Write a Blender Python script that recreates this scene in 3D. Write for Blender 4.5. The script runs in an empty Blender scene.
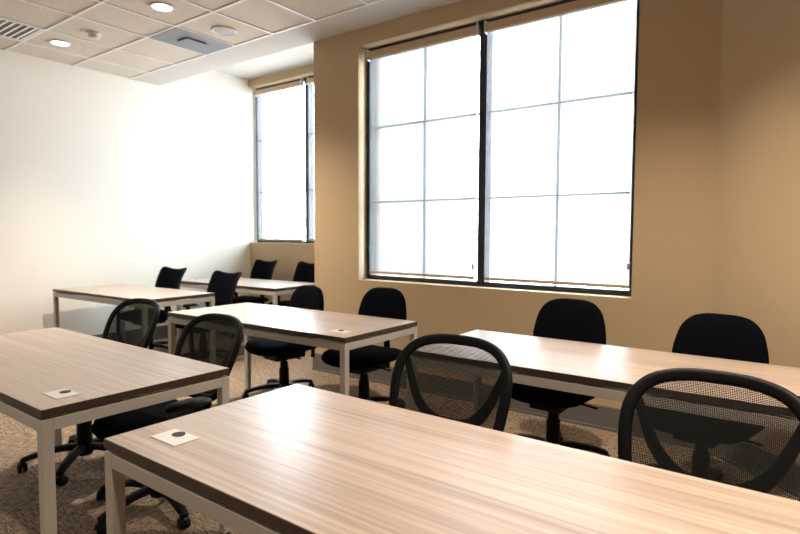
import bpy, bmesh, math, random
from mathutils import Vector, Matrix
R = math.radians
PI = math.pi
sc = bpy.context.scene
COL = sc.collection
random.seed(7)

# ------------------------------------------------------------------ materials
def mat(name):
    m = bpy.data.materials.new(name); m.use_nodes = True
    nt = m.node_tree; nt.nodes.clear()
    out = nt.nodes.new('ShaderNodeOutputMaterial')
    return m, nt, out

def N(nt, kind, **kw):
    n = nt.nodes.new(kind)
    for k, v in kw.items():
        if k in n.inputs: n.inputs[k].default_value = v
        else: setattr(n, k, v)
    return n

def principled(name, color, rough=0.5, metal=0.0, spec=0.5, bump=None, coat=0.0, sheen=0.0):
    m, nt, out = mat(name)
    b = N(nt, 'ShaderNodeBsdfPrincipled')
    b.inputs['Base Color'].default_value = (*color, 1)
    b.inputs['Roughness'].default_value = rough
    b.inputs['Metallic'].default_value = metal
    b.inputs['Specular IOR Level'].default_value = spec
    b.inputs['Coat Weight'].default_value = coat
    b.inputs['Sheen Weight'].default_value = sheen
    nt.links.new(b.outputs[0], out.inputs[0])
    if bump:
        scale, strength, dist = bump
        tc = N(nt, 'ShaderNodeTexCoord')
        no = N(nt, 'ShaderNodeTexNoise'); no.inputs['Scale'].default_value = scale; no.inputs['Detail'].default_value = 4
        nt.links.new(tc.outputs['Object'], no.inputs['Vector'])
        bp = N(nt, 'ShaderNodeBump'); bp.inputs['Strength'].default_value = strength; bp.inputs['Distance'].default_value = dist
        nt.links.new(no.outputs[0], bp.inputs['Height']); nt.links.new(bp.outputs[0], b.inputs['Normal'])
    return m

def ramp(nt, fac, stops):
    r = nt.nodes.new('ShaderNodeValToRGB')
    el = r.color_ramp.elements
    while len(el) < len(stops): el.new(0.5)
    for e, (p, c) in zip(el, stops): e.position = p; e.color = (*c, 1)
    nt.links.new(fac, r.inputs[0])
    return r

def wood_material():
    m, nt, out = mat('driftwood_laminate')
    L = nt.links.new
    tc = N(nt, 'ShaderNodeTexCoord')
    oi = N(nt, 'ShaderNodeObjectInfo')
    add = N(nt, 'ShaderNodeVectorMath', operation='ADD')
    L(tc.outputs['Object'], add.inputs[0]); L(oi.outputs['Random'], add.inputs[1])
    def streak(sx, sy, det):
        mp = N(nt, 'ShaderNodeMapping'); mp.inputs['Scale'].default_value = (sx, sy, 1)
        no = N(nt, 'ShaderNodeTexNoise'); no.inputs['Scale'].default_value = 1; no.inputs['Detail'].default_value = det
        no.inputs['Roughness'].default_value = 0.62
        L(add.outputs[0], mp.inputs[0]); L(mp.outputs[0], no.inputs['Vector'])
        return no
    a = streak(0.9, 60, 3); b = streak(2.5, 170, 3); c = streak(0.35, 9, 2)
    m1 = N(nt, 'ShaderNodeMix', data_type='FLOAT'); m1.inputs[0].default_value = .42
    L(a.outputs[0], m1.inputs[2]); L(b.outputs[0], m1.inputs[3])
    m2 = N(nt, 'ShaderNodeMix', data_type='FLOAT'); m2.inputs[0].default_value = .25
    L(m1.outputs[0], m2.inputs[2]); L(c.outputs[0], m2.inputs[3])
    r = ramp(nt, m2.outputs[0], [(.32, (.200, .145, .113)), (.45, (.325, .248, .200)), (.56, (.415, .330, .272)), (.70, (.490, .402, .340))])
    p = N(nt, 'ShaderNodeBsdfPrincipled')
    L(r.outputs[0], p.inputs['Base Color'])
    p.inputs['Roughness'].default_value = .31
    p.inputs['Specular IOR Level'].default_value = .5
    bp = N(nt, 'ShaderNodeBump'); bp.inputs['Strength'].default_value = .10; bp.inputs['Distance'].default_value = .002
    L(m1.outputs[0], bp.inputs['Height']); L(bp.outputs[0], p.inputs['Normal'])
    L(p.outputs[0], out.inputs[0])
    return m

def carpet_material():
    m, nt, out = mat('carpet_tile')
    L = nt.links.new
    tc = N(nt, 'ShaderNodeTexCoord')
    ck = N(nt, 'ShaderNodeTexChecker'); ck.inputs['Scale'].default_value = 1 / .61
    L(tc.outputs['Object'], ck.inputs['Vector'])
    def streak(sx, sy):
        mp = N(nt, 'ShaderNodeMapping'); mp.inputs['Scale'].default_value = (sx, sy, 1)
        no = N(nt, 'ShaderNodeTexNoise'); no.inputs['Scale'].default_value = 1; no.inputs['Detail'].default_value = 5
        no.inputs['Roughness'].default_value = .7
        L(tc.outputs['Object'], mp.inputs[0]); L(mp.outputs[0], no.inputs['Vector'])
        return no
    s1 = streak(22, 85); s2 = streak(85, 22)
    mx = N(nt, 'ShaderNodeMix', data_type='FLOAT')
    L(ck.outputs['Fac'], mx.inputs[0]); L(s1.outputs[0], mx.inputs[2]); L(s2.outputs[0], mx.inputs[3])
    fine = N(nt, 'ShaderNodeTexNoise'); fine.inputs['Scale'].default_value = 210; fine.inputs['Detail'].default_value = 2
    L(tc.outputs['Object'], fine.inputs['Vector'])
    m2 = N(nt, 'ShaderNodeMix', data_type='FLOAT'); m2.inputs[0].default_value = .5
    L(mx.outputs[0], m2.inputs[2]); L(fine.outputs[0], m2.inputs[3])
    r = ramp(nt, m2.outputs[0], [(.40, (.040, .028, .021)), (.475, (.165, .120, .083)), (.53, (.310, .230, .160)), (.62, (.520, .405, .295))])
    p = N(nt, 'ShaderNodeBsdfPrincipled'); p.inputs['Roughness'].default_value = .95; p.inputs['Specular IOR Level'].default_value = .1
    L(r.outputs[0], p.inputs['Base Color'])
    bp = N(nt, 'ShaderNodeBump'); bp.inputs['Strength'].default_value = .8; bp.inputs['Distance'].default_value = .008
    L(m2.outputs[0], bp.inputs['Height']); L(bp.outputs[0], p.inputs['Normal'])
    L(p.outputs[0], out.inputs[0])
    return m

def tile_material():
    m, nt, out = mat('mineral_ceiling_tile')
    L = nt.links.new
    tc = N(nt, 'ShaderNodeTexCoord')
    n1 = N(nt, 'ShaderNodeTexNoise'); n1.inputs['Scale'].default_value = 70; n1.inputs['Detail'].default_value = 6; n1.inputs['Roughness'].default_value = .8
    L(tc.outputs['Object'], n1.inputs['Vector'])
    r = ramp(nt, n1.outputs[0], [(.32, (.44, .39, .335)), (.5, (.66, .60, .53)), (.68, (.76, .70, .63))])
    p = N(nt, 'ShaderNodeBsdfPrincipled'); p.inputs['Roughness'].default_value = .95; p.inputs['Specular IOR Level'].default_value = .1
    L(r.outputs[0], p.inputs['Base Color'])
    bp = N(nt, 'ShaderNodeBump'); bp.inputs['Strength'].default_value = .5; bp.inputs['Distance'].default_value = .004
    L(n1.outputs[0], bp.inputs['Height']); L(bp.outputs[0], p.inputs['Normal'])
    L(p.outputs[0], out.inputs[0])
    return m

def net_material():
    """open woven mesh: black threads with holes between them"""
    m, nt, out = mat('black_open_mesh')
    L = nt.links.new
    tc = N(nt, 'ShaderNodeTexCoord')
    sp = N(nt, 'ShaderNodeSeparateXYZ'); L(tc.outputs['Object'], sp.inputs[0])
    def gap(sock):
        a = N(nt, 'ShaderNodeMath', operation='MULTIPLY'); a.inputs[1].default_value = 1 / .0045; L(sock, a.inputs[0])
        f = N(nt, 'ShaderNodeMath', operation='FRACT'); L(a.outputs[0], f.inputs[0])
        g = N(nt, 'ShaderNodeMath', operation='GREATER_THAN'); g.inputs[1].default_value = .36; L(f.outputs[0], g.inputs[0])
        return g
    mu = N(nt, 'ShaderNodeMath', operation='MULTIPLY')
    L(gap(sp.outputs['X']).outputs[0], mu.inputs[0]); L(gap(sp.outputs['Z']).outputs[0], mu.inputs[1])
    p = N(nt, 'ShaderNodeBsdfPrincipled'); p.inputs['Base Color'].default_value = (.006, .0055, .005, 1); p.inputs['Specular IOR Level'].default_value = .25; p.inputs['Roughness'].default_value = .7
    t = N(nt, 'ShaderNodeBsdfTransparent')
    mx = N(nt, 'ShaderNodeMixShader'); L(mu.outputs[0], mx.inputs[0]); L(p.outputs[0], mx.inputs[1]); L(t.outputs[0], mx.inputs[2])
    L(mx.outputs[0], out.inputs[0])
    return m

def shade_material(name, openness, threads):
    """solar screen fabric: open weave lets most light straight through, the threads glow a little"""
    m, nt, out = mat(name)
    L = nt.links.new
    t = N(nt, 'ShaderNodeBsdfTransparent'); t.inputs[0].default_value = (openness*1.02, openness*1.005, openness, 1)
    tr = N(nt, 'ShaderNodeBsdfTranslucent'); tr.inputs[0].default_value = (.8,.8,.8, 1)
    mx = N(nt, 'ShaderNodeMixShader'); mx.inputs[0].default_value = threads
    L(t.outputs[0], mx.inputs[1]); L(tr.outputs[0], mx.inputs[2]); L(mx.outputs[0], out.inputs[0])
    return m

def glass_material():
    m, nt, out = mat('window_glass')
    L = nt.links.new
    t = N(nt, 'ShaderNodeBsdfTransparent'); t.inputs[0].default_value = (.93, .96, .97, 1)
    g = N(nt, 'ShaderNodeBsdfGlossy'); g.inputs['Roughness'].default_value = .02
    fr = N(nt, 'ShaderNodeLayerWeight'); fr.inputs[0].default_value = .12
    mx = N(nt, 'ShaderNodeMixShader'); L(fr.outputs['Fresnel'], mx.inputs[0]); L(t.outputs[0], mx.inputs[1]); L(g.outputs[0], mx.inputs[2])
    L(mx.outputs[0], out.inputs[0])
    return m

def emission(name, color, strength):
    m, nt, out = mat(name)
    e = N(nt, 'ShaderNodeEmission'); e.inputs[0].default_value = (*color, 1); e.inputs[1].default_value = strength
    nt.links.new(e.outputs[0], out.inputs[0])
    return m

WOOD = wood_material()
CARPET = carpet_material()
TILE = tile_material()
NET = net_material()
SHADE = shade_material('pale_solar_screen', .30, .085)
SHADE2 = shade_material('thin_pale_solar_screen', .71, .03)
GLASS = glass_material()
TAN = principled('tan_wall_paint', (.48, .36, .222), .75, spec=.25, bump=(260, .12, .002))
CREAM = principled('cream_wall_paint', (.85, .81, .745), .75, spec=.25, bump=(260, .12, .002))
RENDER = principled('pale_outside_render', (.80, .81, .82), .9, spec=.2)
WHITE = principled('white_ceiling_paint', (.56, .54, .505), .85, spec=.2)
GRID = principled('white_grid_metal', (.78, .77, .74), .5)
BASE = principled('grey_rubber_base', (.13, .12, .112), .6)
EDGE = principled('dark_edge_band', (.045, .028, .020), .45)
STEEL = principled('cream_powder_coat', (.43, .405, .37), .42)
PLATE = principled('white_plate_plastic', (.62, .60, .57), .35)
BLACK = principled('black_plastic', (.003, .003, .0035), .5, spec=.16)
RUBBER = principled('black_rubber', (.003, .003, .0035), .45, spec=.25)
FABRIC = principled('black_upholstery', (.0024, .0028, .005), .92, spec=.04, bump=(420, .4, .002))
BRONZE = principled('dark_bronze_aluminium', (.012, .016, .022), .45)
VALANCE = principled('tan_shade_fabric', (.50, .37, .25), .8)
HEM = principled('tan_hem_bar', (.42, .32, .20), .6)
CHROME = principled('grey_metal', (.45, .45, .46), .35, metal=.8)
ALU = principled('grey_diffuser_metal', (.235, .25, .28), .6)
ALUD = principled('light_plaque_metal', (.55, .56, .58), .5)
SPK = principled('grey_speaker_grille', (.46, .46, .46), .6, bump=(900, .5, .002))
VENT = principled('grey_duct', (.34, .33, .33), .8)
DARK = principled('dark_void', (.20, .20, .21), .9)
LENS = emission('lit_lamp_lens', (1, .93, .80), 14)

# ------------------------------------------------------------------ mesh helpers
def BM(): return bmesh.new()

def link(name, bm, m, parent=None, smooth=True, bevel=0, sub=0, angle=40):
    bmesh.ops.recalc_face_normals(bm, faces=bm.faces[:])
    me = bpy.data.meshes.new(name); bm.to_mesh(me); bm.free()
    for mm in (m if isinstance(m, (list, tuple)) else [m]): me.materials.append(mm)
    if smooth:
        for p in me.polygons: p.use_smooth = True
        me.set_sharp_from_angle(angle=R(angle))
    o = bpy.data.objects.new(name, me); COL.objects.link(o)
    if parent is not None: o.parent = parent
    if bevel:
        b = o.modifiers.new('bevel', 'BEVEL'); b.width = bevel; b.segments = 2; b.limit_method = 'ANGLE'
    if sub:
        s = o.modifiers.new('sub', 'SUBSURF'); s.levels = sub; s.render_levels = sub
    return o

def box(bm, lo, hi, mi=0, mtx=None):
    x0, y0, z0 = lo; x1, y1, z1 = hi
    co = [(x0,y0,z0),(x1,y0,z0),(x1,y1,z0),(x0,y1,z0),(x0,y0,z1),(x1,y0,z1),(x1,y1,z1),(x0,y1,z1)]
    v = [bm.verts.new(mtx @ Vector(c) if mtx else c) for c in co]
    for f in ((0,3,2,1),(4,5,6,7),(0,1,5,4),(1,2,6,5),(2,3,7,6),(3,0,4,7)):
        bm.faces.new([v[i] for i in f]).material_index = mi

def spline(ctrl, n=8, closed=False):
    P = [Vector(c) for c in ctrl]; out = []; k = len(P)
    rng = range(k) if closed else range(k - 1)
    for i in rng:
        if closed: p0, p1, p2, p3 = P[i-1], P[i], P[(i+1) % k], P[(i+2) % k]
        else: p0, p1, p2, p3 = P[max(i-1, 0)], P[i], P[i+1], P[min(i+2, k-1)]
        for j in range(n):
            t = j / n
            out.append(.5 * ((2*p1) + (p2-p0)*t + (2*p0-5*p1+4*p2-p3)*t*t + (3*p1-p0-3*p2+p3)*t**3))
    if not closed: out.append(P[-1])
    return out

def sweep(bm, pts, w, d, face=Vector((0, -1, 0)), closed=False, segs=10, power=2.6):
    """tube of superelliptic section along pts; w is across (in the plane normal to face), d along face; w,d number or function of t"""
    n = len(pts); rings = []
    for i, p in enumerate(pts):
        a = pts[i-1] if (i > 0 or closed) else p
        b = pts[(i+1) % n] if (i < n-1 or closed) else p
        t = (Vector(b) - Vector(a)).normalized()
        s = t.cross(face)
        if s.length < 1e-4: s = t.cross(Vector((1, 0, 0)))
        s.normalize(); u = s.cross(t).normalized()
        k = i / max(1, n-1)
        ww = w(k) if callable(w) else w; dd = d(k) if callable(d) else d
        ring = []
        for j in range(segs):
            an = 2*PI*j/segs; c, q = math.cos(an), math.sin(an)
            ring.append(bm.verts.new(Vector(p) + s*(ww/2*math.copysign(abs(c)**(2/power), c)) + u*(dd/2*math.copysign(abs(q)**(2/power), q))))
        rings.append(ring)
    for i in range(n if closed else n-1):
        a, b = rings[i], rings[(i+1) % n]
        for j in range(segs): bm.faces.new((a[j], a[(j+1) % segs], b[(j+1) % segs], b[j]))
    if not closed:
        bm.faces.new(rings[0][::-1]); bm.faces.new(rings[-1])

def lathe(bm, prof, segs=20, mtx=None):
    rings = []
    for r, z in prof:
        if r < 1e-5: rings.append([bm.verts.new(mtx @ Vector((0,0,z)) if mtx else (0,0,z))])
        else:
            rings.append([bm.verts.new((mtx @ Vector(c)) if mtx else c) for c in
                [(r*math.cos(2*PI*j/segs), r*math.sin(2*PI*j/segs), z) for j in range(segs)]])
    for a, b in zip(rings, rings[1:]):
        for j in range(segs):
            k = (j+1) % segs
            if len(a) == 1 and len(b) == 1: continue
            if len(a) == 1: bm.faces.new((a[0], b[j], b[k]))
            elif len(b) == 1: bm.faces.new((a[j], b[0], a[k]))
            else: bm.faces.new((a[j], b[j], b[k], a[k]))
    for ring in (rings[0], rings[-1]):
        if len(ring) > 2: bm.faces.new(ring)

def pillow(bm, outline, depth, mapf, rings=5, power=4.0, front=1.0, back=1.0):
    """cushion: closed outline in 2D, thickness falls to nothing along a rounded rim; mapf(u, t, v) -> point"""
    cu = sum(p[0] for p in outline)/len(outline); cv = sum(p[1] for p in outline)/len(outline)
    n = len(outline)
    S = [math.sin(PI/2*(k+1)/rings) for k in range(rings)]        # denser towards the rim
    def layer(sign, amt):
        rr = []
        for s in S[:-1]:
            t = sign*amt*depth/2*(1 - s**power)**(1/2.2)
            rr.append([bm.verts.new(mapf(cu+(u-cu)*s, t, cv+(v-cv)*s)) for u, v in outline])
        return rr, bm.verts.new(mapf(cu, sign*amt*depth/2, cv))
    rim = [bm.verts.new(mapf(u, 0, v)) for u, v in outline]
    for sign, amt in ((-1, front), (1, back)):
        rr, c = layer(sign, amt); rr = rr + [rim]
        for j in range(n): bm.faces.new((c, rr[0][j], rr[0][(j+1) % n]))
        for a, b in zip(rr, rr[1:]):
            for j in range(n): bm.faces.new((a[j], b[j], b[(j+1) % n], a[(j+1) % n]))

def mirror_outline(half, n=5):
    """half: points (x>=0, z) from top centre to bottom centre"""
    full = half + [(-x, z) for x, z in half[-2:0:-1]]
    return [(p[0], p[1]) for p in spline([(x, z, 0) for x, z in full], n, closed=True)]

def empty(name, loc=(0,0,0), rz=0):
    o = bpy.data.objects.new(name, None); COL.objects.link(o)
    o.empty_display_size = .1; o.location = loc; o.rotation_euler = (0, 0, rz)
    return o

def tag(o, label, cat, group=None):
    o['label'] = label; o['category'] = cat
    if group: o['group'] = group
    return o

def struct(name, bm, m, parent=None, **kw):
    o = link(name, bm, m, parent, **kw); o['kind'] = 'structure'
    return o

KIDS = {}
def kids(o): return [c for c in COL.objects if c.parent is o]
def copy_tree(o, parent=None):
    c = o.copy(); COL.objects.link(c)
    if parent is not None: c.parent = parent
    for ch in kids(o): copy_tree(ch, c)
    return c

# ------------------------------------------------------------------ room shell
XL, YW, YA, ZC, ZA = -6.72, 3.95, 5.34, 3.206, 3.585     # left wall, window wall, alcove wall, ceilings
XP, XC = -3.98, -0.505                                    # ends of the window wall
XR, YB = 2.7, -3.4
ANG = R(40)
EX = 2.7; EY = YW - (EX - XC)*math.tan(ANG)

bm = BM(); box(bm, (XL-.3, YB-.3, -.1), (XR+.3, YA+.3, 0)); struct('floor', bm, CARPET, smooth=False)

# left wall runs into the alcove up to its higher ceiling
bm = BM(); box(bm, (XL-.25, YB-.3, 0), (XL, YA+.3, ZA+.3)); struct('wall_left', bm, CREAM, smooth=False)
bm = BM(); box(bm, (XL, YB-.25, 0), (XR, YB, ZC+.3)); struct('wall_back', bm, CREAM, smooth=False)
bm = BM(); box(bm, (XR, YB-.25, 0), (XR+.25, EY, ZC+.3)); struct('wall_right', bm, TAN, smooth=False)

# window wall with its opening
OX0, OX1, OZ0, OZ1 = -3.407, -.985, .93, 3.06
bm = BM()
box(bm, (XP, YW, 0), (OX0, YW+.32, ZC+.42)); box(bm, (OX1, YW, 0), (XC, YW+.32, ZC+.42))
box(bm, (OX0, YW, 0), (OX1, YW+.32, OZ0)); box(bm, (OX0, YW, OZ1), (OX1, YW+.32, ZC+.42))
struct('wall_window', bm, TAN, smooth=False)
# angled wall at the right
bm = BM()
d = Vector((math.cos(ANG), -math.sin(ANG), 0)); nn = Vector((math.sin(ANG), math.cos(ANG), 0))
L_ = (EX-XC)/math.cos(ANG)
M = Matrix(((d.x, nn.x, 0, XC), (d.y, nn.y, 0, YW), (0, 0, 1, 0), (0, 0, 0, 1)))
box(bm, (0, 0, 0), (L_+.2, .25, ZC+.3), mtx=M); struct('wall_angled', bm, TAN, smooth=False)
# alcove: side of the window wall, back wall with opening
bm = BM(); box(bm, (XP, YW+.32, 0), (XP+.14, YA+.3, ZA+.3)); struct('wall_alcove_side', bm, TAN, smooth=False)
bm = BM(); box(bm, (XP+.14, YW+.32, -.1), (XP+.42, 6.1, ZA+.6)); struct('wall_outside', bm, RENDER, smooth=False)
AX0, AX1, AZ0, AZ1 = XL, -4.12, 1.222, 3.47
bm = BM()
box(bm, (AX0, YA, 0), (AX1, YA+.3, AZ0)); box(bm, (AX0, YA, AZ1), (AX1, YA+.3, ZA+.3)); box(bm, (AX1, YA, 0), (XP, YA+.3, ZA+.3))
struct('wall_alcove', bm, TAN, smooth=False)

# suspended ceiling: plasterboard border, tiles hanging a little proud between the bars
GX = [-6.28, -5.735, -5.165, -4.69, -4.125, -3.575, -2.98]
while GX[-1] < XR: GX.append(GX[-1] + .585)
GX = [XL] + GX
GX[-1] = XR
GY = [3.575, 2.93, 2.285]
while GY[-1] > YB + .4: GY.append(GY[-1] - .63)
GY[-1] = YB
bm = BM()
box(bm, (XL, YB, ZC+.02), (XR, YW, ZC+.3))
box(bm, (XL, GY[0], ZC), (XR, YW, ZC+.02))
struct('ceiling', bm, WHITE, smooth=False)
bm = BM()
for i in range(len(GX)-1):
    for j in range(len(GY)-1):
        g = .009
        box(bm, (GX[i]+g, GY[j+1]+g, ZC+.008), (GX[i+1]-g, GY[j]-g, ZC+.02))
struct('ceiling_tiles', bm, TILE, smooth=False)
bm = BM()
for x in GX: box(bm, (x-.012, YB, ZC-.001), (x+.012, GY[0], ZC+.0195))
for y in GY: box(bm, (XL, y-.012, ZC-.0012), (XR, y+.012, ZC+.0194))
struct('ceiling_grid', bm, GRID, smooth=False)
bm = BM(); box(bm, (XL, YW-.0, ZA), (XP+.3, YA+.3, ZA+.3)); struct('ceiling_alcove', bm, WHITE, smooth=False)
bm = BM(); box(bm, (XL, YW-.02, ZC+.004), (XP, YW, ZA+.3)); struct('trim_1', bm, WHITE, smooth=False)

# rubber base along the walls
def baseboard(name, x0, y0, x1, y1):
    bm = BM(); d = Vector((x1-x0, y1-y0, 0)); l = d.length; d.normalize(); n = Vector((d.y, -d.x, 0))
    M = Matrix(((d.x, n.x, 0, x0), (d.y, n.y, 0, y0), (0, 0, 1, 0), (0, 0, 0, 1)))
    box(bm, (0, 0, 0), (l, .018, .165), mtx=M); box(bm, (0, .0, .0), (l, .026, .02), mtx=M)
    struct(name, bm, BASE, smooth=False, bevel=.003)
baseboard('baseboard_window', XP-.018, YW, XC, YW)
baseboard('baseboard_left', XL, YB, XL, YA)
baseboard('baseboard_alcove', XL, YA, XP, YA)
baseboard('baseboard_alcove_side', XP, YA, XP, YW)
baseboard('baseboard_angled', XC, YW, EX, EY)

# ------------------------------------------------------------------ windows
def window(name, x0, x1, z0, z1, yf, xm, verts, horiz, fw=.05):
    root = empty(name, ((x0+x1)/2, yf, z0)); root['kind'] = 'structure'
    inv = Matrix.Translation(-Vector(root.location))
    bm = BM(); d = .09
    box(bm, (x0, yf, z0), (x0+fw, yf+d, z1), mtx=inv); box(bm, (x1-fw, yf, z0), (x1, yf+d, z1), mtx=inv)
    box(bm, (x0+fw, yf, z0), (x1-fw, yf+d, z0+fw*.8), mtx=inv); box(bm, (x0+fw, yf, z1-fw), (x1-fw, yf+d, z1), mtx=inv)
    struct('window_frame', bm, BRONZE, root, smooth=False, bevel=.003)
    bm = BM(); box(bm, (xm-.034, yf-.012, z0+.001), (xm+.034, yf+d, z1-.001), mtx=inv)
    struct('mullion', bm, BRONZE, root, smooth=False, bevel=.003)
    for v in verts:
        bm = BM(); box(bm, (v-.007, yf+.03, z0+fw*.8), (v+.007, yf+.062, z1-fw), mtx=inv); struct('muntin', bm, BRONZE, root, smooth=False)
    for h in horiz:
        for a, b in ((x0+fw, xm-.034), (xm+.034, x1-fw)):
            bm = BM(); box(bm, (a, yf+.03, h-.007), (b, yf+.062, h+.007), mtx=inv); struct('muntin', bm, BRONZE, root, smooth=False)
    for a, b in ((x0+fw, xm-.034), (xm+.034, x1-fw)):
        bm = BM(); box(bm, (a, yf+.066, z0+fw*.8), (b, yf+.072, z1-fw), mtx=inv); struct('pane', bm, GLASS, root, smooth=False)
    return root

YF1 = 4.072; YF2 = 5.455
window('window_1', OX0, OX1, OZ0, OZ1, YF1, -2.190, (-2.785, -1.577), (1.652, 2.340))
window('window_2', AX0+.02, AX1, AZ0, AZ1, YF2, -5.625, (), (1.955, 2.715), fw=.042)

def shade(label, x0, x1, z0, z1, y, vz, clipx, drop, m=SHADE):
    """roller shade: tan head fascia, hanging screen, hem bar, chain with tension clip"""
    root = empty('roller_shade', ((x0+x1)/2, y, z1)); inv = Matrix.Translation(-Vector(root.location))
    tag(root, label, 'roller shade', 'roller shades in the windows')
    bm = BM(); box(bm, (x0-.006, y-.03, vz), (x1+.006, y+.02, z1), mtx=inv)
    link('fascia', bm, VALANCE, root, smooth=False, bevel=.004)
    bm = BM(); box(bm, (x0, y-.0006, z0+.01), (x1, y+.0006, vz+.02), mtx=inv)
    link('screen', bm, m, root, smooth=False)
    bm = BM(); box(bm, (x0+.001, y-.006, z0), (x1-.001, y+.006, z0+.026), mtx=inv)
    link('hem_bar', bm, HEM, root, smooth=False, bevel=.003)
    bm = BM(); box(bm, (clipx-.010, y-.028, drop-.022), (clipx+.010, y-.008, drop+.022), mtx=inv)
    link('chain_clip', bm, CHROME, root, smooth=False, bevel=.003)
    bm = BM(); sweep(bm, [inv @ Vector((clipx, y-.014, drop+.01+(vz-drop)*k/6)) for k in range(7)], .0035, .0035, segs=6)
    link('pull_chain', bm, PLATE, root)
    for a in (x0-.014, x1+.007):
        bm = BM(); box(bm, (a, y-.03, vz-.01), (a+.007, y+.02, z1+.02), mtx=inv)
        link('bracket', bm, ALUD, root, smooth=False)
YS = YF1 - .035
shade('wide tan-topped roller shade of pale screen fabric over the left half of the large window', -3.345, -2.232, .985, 3.012, YS, 2.945, -2.236, 1.09)
shade('wide tan-topped roller shade of pale screen fabric over the right half of the large window', -2.143, -1.025, .985, 3.012, YS, 2.945, -1.026, 1.14)
YS2 = YF2 - .035
shade('pale roller shade over the window in the far corner, beside the white wall', -6.635, -5.685, 1.255, 3.425, YS2, 3.36, -5.67, 1.50, SHADE2)
shade('pale roller shade in the far corner window, half hidden by the tan pillar', -5.555, -4.19, 1.255, 3.425, YS2, 3.36, -4.175, 1.50, SHADE2)

# ------------------------------------------------------------------ desks
DL, DD, DZ = 1.765, .757, .760
def make_desk():
    root = empty('desk')
    hx, hy = DL/2, DD/2
    bm = BM(); box(bm, (-hx+.002, -hy+.002, DZ-.028), (hx-.002, hy-.002, DZ)); link('tabletop', bm, WOOD, root, smooth=False)
    bm = BM(); e = .0021; z0, z1 = DZ-.0285, DZ-.0012
    box(bm, (-hx, -hy, z0), (hx, -hy+e, z1)); box(bm, (-hx, hy-e, z0), (hx, hy, z1))
    box(bm, (-hx, -hy+e, z0), (-hx+e, hy-e, z1)); box(bm, (hx-e, -hy+e, z0), (hx, hy-e, z1))
    link('edge_band', bm, EDGE, root, smooth=False)
    t = .039; zt = DZ - .037; zb = zt - .042
    for sx in (-1, 1):
        for sy in (-1, 1):
            bm = BM(); x0, x1 = sorted((sx*hx, sx*(hx-t))); y0, y1 = sorted((sy*hy, sy*(hy-t)))
            box(bm, (x0, y0, .012), (x1, y1, zt)); l = link('leg', bm, STEEL, root, smooth=False, bevel=.002)
            bm = BM(); lathe(bm, [(.019, 0), (.022, .004), (.022, .012)], 14, Matrix.Translation(((x0+x1)/2, (y0+y1)/2, 0)))
            link('foot_glide', bm, RUBBER, l)
    for sy in (-1, 1):
        bm = BM(); y0, y1 = sorted((sy*hy, sy*(hy-.028))); box(bm, (-hx+t, y0, zb), (hx-t, y1, zt)); link('rail', bm, STEEL, root, smooth=False, bevel=.002)
    for sx in (-1, 1):
        bm = BM(); x0, x1 = sorted((sx*hx, sx*(hx-.028))); box(bm, (x0, -hy+t, zb), (x1, hy-t, zt)); link('rail', bm, STEEL, root, smooth=False, bevel=.002)
    for sx in (-1, 1):
        for sy in (-1, 1):
            bm = BM(); box(bm, (sx*(hx-.09)-.04, sy*(hy-.06)-.03, zt), (sx*(hx-.09)+.04, sy*(hy-.06)+.03, DZ-.028))
            link('spacer', bm, BLACK, root, smooth=False)
    # white power plate let into the top, with an oval black port
    bm = BM(); box(bm, (-.060, -.040, DZ-.002), (.060, .040, DZ+.0025)); p = link('power_plate', bm, PLATE, root, smooth=False, bevel=.001)
    bm = BM(); lathe(bm, [(.019, DZ+.0022), (.019, DZ+.0042), (.016, DZ+.0046), (0, DZ+.0040)], 20, Matrix.Translation((-.008, .018, 0)))
    link('cable_port', bm, BLACK, p)
    return root

desk0 = make_desk()
DESKS = [  # centre x, y, rotation, plate position local (x, y), plate rotation, label
    (-1.646+DL*1.05/2, 1.152, 0, (-.732, -.250), 0, 'wooden-topped desk in the near foreground, white power plate on its left corner'),
    (-2.076-DL/2, 1.150, 0, (.729, -.252), 0, 'wooden-topped desk at the lower left, black castored chair base showing beneath it'),
    (-2.168-DL/2+.006, 2.735, R(1.3), (.722, -.236), 0, 'wooden-topped desk beside the pillar, between two padded chairs and the large window'),
    (-1.690+DL/2, 2.720, 0, (.800, -.22), 0, 'wooden-topped desk below the right half of the large window'),
    (-5.636, 2.968, R(2.2), (.665, -.22), 0, 'wooden-topped desk along the white wall, second from the far corner'),
    (-5.585, 4.385, R(2.8), (-.745, -.20), 0, 'wooden-topped desk standing in the far window alcove'),
]
for i, (x, y, rz, pl, pr, lab) in enumerate(DESKS):
    d = desk0 if i == 0 else copy_tree(desk0)
    d.location = (x, y, 0); d.rotation_euler.z = rz
    d.scale.x = (1.05, 1, 1, 1, .958, 1)[i]
    tag(d, lab, 'desk', 'white-legged wood desks')
    for c in kids(d):
        if c.name.startswith('power_plate'): c.location = (pl[0], pl[1], 0)

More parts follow.
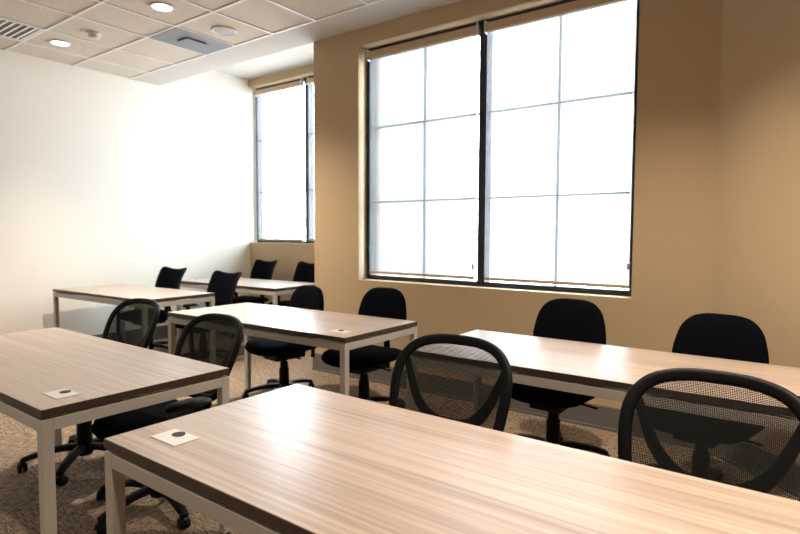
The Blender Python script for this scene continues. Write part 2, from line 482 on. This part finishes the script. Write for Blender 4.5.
# ------------------------------------------------------------------ chairs (front of each chair is local -y)
def star_base(root, rot=0, rad=.315):
    b = empty('tmp') ; bpy.data.objects.remove(b)
    bm = BM()
    lathe(bm, [(.0, .055), (.040, .055), (.048, .075), (.046, .115), (.034, .135), (0, .135)], 20)
    for k in range(5):
        a = 2*PI*k/5; c, s = math.cos(a), math.sin(a)
        pts = spline([(.02*c, .02*s, .105), (.12*c, .12*s, .108), (.23*c, .23*s, .092), (.30*c, .30*s, .072), (rad*c, rad*s, .066)], 4)
        sweep(bm, pts, lambda t: .058-.020*t, lambda t: .044-.020*t, face=Vector((0, 0, 1)), segs=10)
    base = link('base', bm, BLACK, root)
    base.rotation_euler.z = rot
    for k in range(5):
        a = 2*PI*k/5
        T = Matrix.Translation((rad*math.cos(a), rad*math.sin(a), 0)) @ Matrix.Rotation(a + 1.9 + .7*k, 4, 'Z')
        bm = BM()
        for sgn in (-1, 1):
            W = T @ Matrix.Translation((.012, sgn*.0135, .027)) @ Matrix.Rotation(PI/2, 4, 'X')
            lathe(bm, [(.0, -.010), (.022, -.010), (.027, -.006), (.027, .006), (.022, .010), (0, .010)], 16, W)
        lathe(bm, [(.008, .025), (.008, .066)], 8, T)
        pts = [T @ Vector(p) for p in ((-.020, 0, .030), (-.012, 0, .052), (.010, 0, .060), (.030, 0, .050))]
        sweep(bm, spline(pts, 3), .030, .010, face=Vector((0, 0, 1)), segs=8)
        link('caster', bm, RUBBER, base)
    bm = BM(); lathe(bm, [(.042, .12), (.040, .26), (.032, .265), (.032, .31), (.020, .302), (.020, .39)], 18)
    link('gas_cylinder', bm, BLACK, root)
    return base

def mechanism(root, seat_z):
    bm = BM(); box(bm, (-.095, -.14, seat_z-.085), (.095, .15, seat_z-.012)); box(bm, (-.05, .10, seat_z-.055), (.05, .20, seat_z-.025))
    m = link('mechanism', bm, BLACK, root, smooth=False, bevel=.008)
    bm = BM(); sweep(bm, spline([(.06, -.02, seat_z-.035), (.18, -.03, seat_z-.038), (.27, -.04, seat_z-.045)], 4), lambda t: .012+.016*t, .010, face=Vector((0, 0, 1)), segs=8)
    link('lever', bm, BLACK, m)
    return m

def seat_pad(root, a, b, z, h, cy=-.02):
    half = [(0, b), (a*.55, b*.99), (a*.88, b*.86), (a, b*.45), (a*.99, -b*.15), (a*.90, -b*.72), (a*.62, -b*.96), (0, -b*1.02)]
    ol = mirror_outline(half, 5)
    def mp(u, t, v):
        k = max(0, (-v - b*.45)/(b*.55))                           # waterfall front edge
        return Vector((u, v+cy, z + t - .030*k*k + .010*(u/a)**2))
    bm = BM(); pillow(bm, ol, h, mp, rings=6, power=6, front=.85, back=1.0)
    return link('seat', bm, FABRIC, root, angle=80)

def back_surface(y0, tilt, curve, z0):
    return lambda x, z: Vector((x, y0 + (z-z0)*math.tan(tilt) - curve*x*x, z))

def armrests(root, z, x, y=-.02, ln=.25):
    for s in (-1, 1):
        bm = BM()
        sweep(bm, spline([(s*.14, .04, .425), (s*(x-.03), .04, .418), (s*x, .04, .45), (s*x, .035, .55), (s*x, .03, z-.012)], 5), .024, .052, face=Vector((0, 1, 0)), segs=10)
        a = link('armrest', bm, BLACK, root)
        half = [(0, ln/2), (.030, ln/2-.02), (.044, ln/4), (.047, 0), (.044, -ln/4), (.034, -ln/2+.02), (0, -ln/2)]
        ol = mirror_outline(half, 4); bm = BM()
        pillow(bm, ol, .036, lambda u, t, v: Vector((s*x+u, y+v, z+t-.02*(v/ln*2)**2*.5)), rings=5, power=5)
        link('arm_pad', bm, RUBBER, a, angle=80)

def make_mesh_chair():
    root = empty('mesh_chair')
    star_base(root); mechanism(root, .44); seat_pad(root, .245, .235, .462, .085)
    armrests(root, .605, .285)
    S = back_surface(.215, R(19), .75, .53)
    half = [(0, .968), (.10, .963), (.172, .940), (.216, .892), (.230, .830), (.227, .755), (.214, .670), (.196, .600), (.150, .552), (0, .540)]
    ol = mirror_outline(half, 6)
    bm = BM(); sweep(bm, [S(u, v) for u, v in ol], .040, .024, closed=True, segs=10)
    fr = link('back_frame', bm, BLACK, root, angle=80)
    bm = BM(); pillow(bm, [(u*.965, .763+(v-.763)*.965) for u, v in ol], .0016, lambda u, t, v: S(u, v) + Vector((0, t-.004, 0)), rings=7)
    link('mesh_panel', bm, NET, fr, angle=80)
    # U-shaped yoke behind the mesh and the spine that carries it
    def yoke(x, z): return S(x, z) + Vector((0, .010 + .028*max(0, 1-abs(x)/.22), 0))
    pts = [yoke(p[0], p[1]) for p in spline([(-.208, .880, 0), (-.182, .815, 0), (-.145, .738, 0), (-.083, .675, 0), (0, .652, 0), (.083, .675, 0), (.145, .738, 0), (.182, .815, 0), (.208, .880, 0)], 6)]
    bm = BM(); sweep(bm, pts, lambda t: .030 + .030*(1-abs(2*t-1))**1.5, .016, segs=10)
    link('lumbar_yoke', bm, BLACK, fr, angle=80)
    bm = BM()
    for s in (-1, 1):
        sweep(bm, spline([yoke(s*.11, .690), yoke(s*.075, .62)+Vector((0, .005, 0)), yoke(s*.05, .545)+Vector((0, .012, 0))], 5), .055, .016, segs=8)
    sweep(bm, spline([yoke(0, .655), yoke(0, .56)+Vector((0, .018, 0)), Vector((0, .285, .47)), Vector((0, .245, .415)), Vector((0, .15, .400))], 6), lambda t: .105-.03*t, .022, face=Vector((0, -1, .2)), segs=10)
    link('back_support', bm, BLACK, root, angle=60)
    return root

def make_padded_chair():
    root = empty('padded_chair')
    star_base(root); mechanism(root, .43); seat_pad(root, .268, .250, .458, .095)
    S = back_surface(.225, R(8), .55, .53)
    half = [(0, .955), (.085, .952), (.150, .930), (.198, .875), (.222, .795), (.232, .715), (.222, .640), (.185, .585), (.10, .560), (0, .556)]
    ol = mirror_outline(half, 6)
    bm = BM(); pillow(bm, ol, .075, lambda u, t, v: S(u, v) + Vector((0, t, 0)), rings=7, power=6, front=1.0, back=.8)
    link('backrest', bm, FABRIC, root, angle=80)
    bm = BM()
    sweep(bm, spline([(0, .10, .395), (0, .235, .388), (0, .290, .42), (0, .292, .52), (0, .292, .66)], 6), .060, .014, face=Vector((0, -1, 0)), segs=8)
    s = link('back_support', bm, BLACK, root)
    bm = BM(); sweep(bm, spline([(0, .295, .42), (0, .305, .36), (.0, .300, .30)], 4), lambda t: .030+.016*t, .026, segs=10)
    link('tilt_knob', bm, BLACK, s)
    return root

def make_flared_chair():
    root = empty('flared_back_chair')
    star_base(root); mechanism(root, .44); seat_pad(root, .245, .235, .462, .085); armrests(root, .62, .265, .07, .20)
    def S(x, z):
        k = max(0, (z-.80)/.2)
        return Vector((x, .215 + (z-.53)*math.tan(R(17)) - 1.1*x*x + .05*k*k, z))
    half = [(0, .962), (.08, .967), (.145, .980), (.188, .985), (.203, .960), (.198, .89), (.198, .80), (.195, .70), (.178, .61), (.125, .565), (0, .556)]
    ol = mirror_outline(half, 6)
    bm = BM(); pillow(bm, ol, .030, lambda u, t, v: S(u, v) + Vector((0, t, 0)), rings=7, power=6)
    bk = link('backrest', bm, FABRIC, root, angle=80)
    bm = BM(); sweep(bm, [S(u, v) for u, v in ol], .020, .026, closed=True, segs=8); link('back_frame', bm, BLACK, bk, angle=80)
    bm = BM(); sweep(bm, spline([(0, .10, .400), (0, .225, .395), (0, .275, .43), S(0, .56)+Vector((0, .03, 0)), S(0, .72)+Vector((0, .03, 0))], 6), .070, .020, segs=10)
    link('back_support', bm, BLACK, root)
    return root

def place(proto, first, x, y, rz, base_rot, lab, group, hz=1.0, lean=0):
    c = proto if first else copy_tree(proto)
    c.location = (x, y, 0); c.rotation_euler.z = rz; c.scale.z = hz
    for k in kids(c):
        if k.name.split('.')[0] == 'base': k.rotation_euler.z = base_rot - rz
    for k in kids(c):                                              # some backs are set further reclined
        if lean and k.name.split('.')[0] in ('back_frame', 'back_support'):
            pv = Vector((0, .215, .53)); k.rotation_euler.x = -lean
            k.location = pv - Matrix.Rotation(-lean, 3, 'X') @ pv
        elif k.name.split('.')[0] in ('back_frame', 'back_support'): k.rotation_euler.x = 0; k.location = (0, 0, 0)
    tag(c, lab, 'chair', group)
    return c

mc = make_mesh_chair(); g = 'mesh-backed chairs at the near desks'
MESH = [
    (-1.060, 1.470, R(2), R(20), 'black see-through mesh chair tucked behind the near desk, below the middle of the large window'),
    (-.210, 1.470, R(0), R(50), 'black see-through mesh chair tucked behind the near desk at the right edge of the photo'),
    (-3.425, 1.500, R(4), R(-119), 'black see-through mesh chair behind the lower-left desk, the one nearer the white wall'),
    (-2.590, 1.480, R(2), R(-154), 'black see-through mesh chair behind the right end of the lower-left desk'),
]
for i, a in enumerate(MESH): place(mc, i == 0, *a, g, (.988, .980, .965, .940)[i], (0, 0, R(6), R(5))[i])
pc = make_padded_chair(); g = 'padded armless chairs along the window wall'
PAD = [
    (-1.215, 3.180, R(0), R(-40), 'black padded chair with rounded back, centred under the right half of the large window'),
    (-.425, 3.150, R(-8), R(10), 'black padded chair with rounded back in front of the right-hand wall corner'),
    (-2.690, 3.180, R(2), R(-15), 'black padded chair with rounded back under the left edge of the large window'),
    (-3.505, 3.120, R(-6), R(-125), 'black padded chair with rounded back in front of the tan pillar'),
]
for i, a in enumerate(PAD): place(pc, i == 0, *a, g, (1.0, .98, .98, .955)[i])
fc = make_flared_chair(); g = 'flared-back chairs at the far desks'
FL = [
    (-5.965, 3.330, R(6), R(20), 'black flared-back chair behind the desk by the white wall, left one of its pair'),
    (-5.095, 3.430, R(6), R(20), 'black flared-back chair behind the desk by the white wall, right one of its pair'),
    (-6.050, 4.750, R(2), R(0), 'black flared-back chair in the far alcove, below the far window and clear of the pillar'),
    (-5.210, 4.750, R(0), R(40), 'black flared-back chair in the far alcove, half hidden by the tan pillar'),
]
for i, a in enumerate(FL): place(fc, i == 0, *a, g, (.965, .95, 1.0, 1.0)[i])

# ------------------------------------------------------------------ things in the ceiling
def downlight(x, y, lab):
    r = empty('ceiling_light', (x, y, ZC))
    bm = BM(); lathe(bm, [(.098, .006), (.098, -.004), (.090, -.007), (.078, -.004), (.074, .004)], 32); link('trim_ring', bm, PLATE, r)
    bm = BM(); lathe(bm, [(0, -.001), (.06, -.001), (.075, .003), (.075, .004), (0, .004)], 32); link('lens', bm, LENS, r)
    tag(r, lab, 'ceiling light', 'round recessed ceiling lights')
downlight(-6.02, 2.52, 'round lit ceiling light nearer the white wall, beside the smoke detector')
downlight(-4.385, 2.625, 'round lit ceiling light near the top edge, above the grey air diffuser')

r = empty('ceiling_speaker', (-4.425, 3.255, ZC)); tag(r, 'round grey ceiling speaker next to the grey air diffuser', 'speaker')
bm = BM(); lathe(bm, [(.112, .006), (.112, -.005), (.104, -.009), (.094, -.006), (.094, .002)], 36); link('rim', bm, GRID, r)
bm = BM(); lathe(bm, [(.094, .002), (.094, -.004), (.06, -.007), (0, -.009)], 36); link('grille', bm, SPK, r)

r = empty('air_diffuser', (-4.928, 3.252, ZC)); tag(r, 'grey square ceiling air diffuser with a small raised centre plaque', 'air diffuser')
bm = BM()
hx, hy = .228, .312
prev = None
for k, (s, z) in enumerate(((1.0, .006), (1.0, -.004), (.94, -.004), (.40, .001), (.38, .001))):
    ring = [bm.verts.new((sx*hx*s, sy*hy*s, z)) for sx, sy in ((-1,-1),(1,-1),(1,1),(-1,1))]
    if prev:
        for j in range(4): bm.faces.new((prev[j], prev[(j+1) % 4], ring[(j+1) % 4], ring[j]))
    prev = ring
bm.faces.new(prev)
pn = link('panel', bm, ALU, r, smooth=False)
bm = BM(); box(bm, (-.085, -.11, -.016), (.085, .11, -.010)); link('plaque', bm, ALU, r, smooth=False, bevel=.002)
bm = BM(); box(bm, (-.078, -.10, -.010), (.078, .10, .002)); link('plaque_mount', bm, DARK, r, smooth=False)

r = empty('smoke_detector', (-5.47, 2.585, ZC)); tag(r, 'small white smoke detector on a ceiling tile', 'smoke detector')
bm = BM(); lathe(bm, [(.060, .006), (.060, -.010), (.054, -.014), (0, -.014)], 28); link('base_plate', bm, PLATE, r)
bm = BM(); lathe(bm, [(.048, -.014), (.048, -.034), (.036, -.046), (0, -.048)], 28); link('sensor_head', bm, PLATE, r)

r = empty('air_return_vent', (-5.98, 1.985, ZC)); tag(r, 'white slatted ceiling vent cut by the left edge of the photo', 'vent')
vx, vy = .265, .285
bm = BM(); f = .032
box(bm, (-vx, -vy, -.006), (-vx+f, vy, .006)); box(bm, (vx-f, -vy, -.006), (vx, vy, .006)); box(bm, (-vx+f, -vy, -.006), (vx-f, -vy+f, .006)); box(bm, (-vx+f, vy-f, -.006), (vx-f, vy, .006))
link('frame', bm, GRID, r, smooth=False)
bm = BM(); box(bm, (-vx+f, -vy+f, .002), (vx-f, vy-f, .006)); link('duct_backing', bm, VENT, r, smooth=False)
n = 9
for k in range(n):
    y = -vy+f + (k+.5)*(2*vy-2*f)/n
    bm = BM(); box(bm, (-vx+f, -.017, -.0018), (vx-f, .017, .0018), mtx=Matrix.Translation((0, y, -.004)) @ Matrix.Rotation(R(22), 4, 'X'))
    link('slat', bm, GRID, r, smooth=False)

# ------------------------------------------------------------------ light
W = bpy.data.worlds.new('sky'); sc.world = W; W.use_nodes = True
nt = W.node_tree; nt.nodes.clear()
tc = N(nt, 'ShaderNodeTexCoord'); sx = N(nt, 'ShaderNodeSeparateXYZ'); nt.links.new(tc.outputs['Generated'], sx.inputs[0])
mr = N(nt, 'ShaderNodeMapRange'); mr.inputs[1].default_value = -.25; mr.inputs[2].default_value = .35; nt.links.new(sx.outputs[2], mr.inputs[0])
cr = ramp(nt, mr.outputs[0], [(0, (.55, .56, .57)), (.45, (.82, .91, 1.0)), (1, (.79, .90, 1.0))])
bg = N(nt, 'ShaderNodeBackground'); bg.inputs[1].default_value = 31.0
wo = N(nt, 'ShaderNodeOutputWorld'); nt.links.new(cr.outputs[0], bg.inputs[0]); nt.links.new(bg.outputs[0], wo.inputs[0])

def portal(name, x0, x1, z0, z1, y):
    l = bpy.data.lights.new(name, 'AREA'); l.shape = 'RECTANGLE'; l.size = x1-x0; l.size_y = z1-z0
    l.cycles.is_portal = True
    o = bpy.data.objects.new(name, l); COL.objects.link(o); o.location = ((x0+x1)/2, y, (z0+z1)/2); o.rotation_euler = (R(-90), 0, 0)
portal('daylight_portal', OX0, OX1, OZ0, OZ1, YW+.30)
portal('daylight_portal', AX0, AX1, AZ0, AZ1, YA+.29)

def spot(x, y, power, angle=112, blend=1.0):
    l = bpy.data.lights.new('downlight', 'SPOT'); l.energy = power; l.color = (1, .86, .69); l.spot_size = R(72 if x < -6 else 126 if x == -4.385 else angle); l.spot_blend = blend
    l.shadow_soft_size = .07
    o = bpy.data.objects.new('downlight', l); COL.objects.link(o); o.location = (x, y, ZC-.012)
for x, y, p in ((-6.02, 2.52, 110), (-4.385, 2.625, 680), (-.75, 2.55, 430), (-.1, .5, 190), (-3.0, .0, 120), (-5.4, .0, 120), (.8, 1.65, 430), (-1.6, -1.8, 150), (-4.4, -1.8, 150), (1.2, -1.8, 150)):  # past the first three: unseen lamps without fixtures, added to light the room
    spot(x, y, p)  # the lamp close to the angled wall is added to brighten that wall

# ------------------------------------------------------------------ camera
yaw, pit, rol = .63766634, .05953321, .00414036
f = Vector((-math.sin(yaw)*math.cos(pit), math.cos(yaw)*math.cos(pit), -math.sin(pit)))
r0 = Vector((math.cos(yaw), math.sin(yaw), 0)); u0 = r0.cross(f)
rr = r0*math.cos(rol) + u0*math.sin(rol); uu = -r0*math.sin(rol) + u0*math.cos(rol)
cam = bpy.data.cameras.new('camera'); co = bpy.data.objects.new('camera', cam); COL.objects.link(co)
co.matrix_world = Matrix(((rr.x, uu.x, -f.x, 0), (rr.y, uu.y, -f.y, 0), (rr.z, uu.z, -f.z, 1.36), (0, 0, 0, 1)))
cam.sensor_width = 36; cam.lens = 560.369/800*36; cam.clip_start = .02
cam.dof.use_dof = True; cam.dof.focus_distance = 2.1; cam.dof.aperture_fstop = 4.0
sc.camera = co

sc.view_settings.view_transform = 'Standard'; sc.view_settings.look = 'None'
sc.view_settings.gamma = 1; sc.view_settings.use_curve_mapping = False
sc.view_settings.exposure = 0.0
sc.cycles.max_bounces = 10; sc.cycles.diffuse_bounces = 6; sc.cycles.glossy_bounces = 4
sc.cycles.transparent_max_bounces = 16; sc.cycles.sample_clamp_indirect = 8
sc.cycles.use_denoising = True
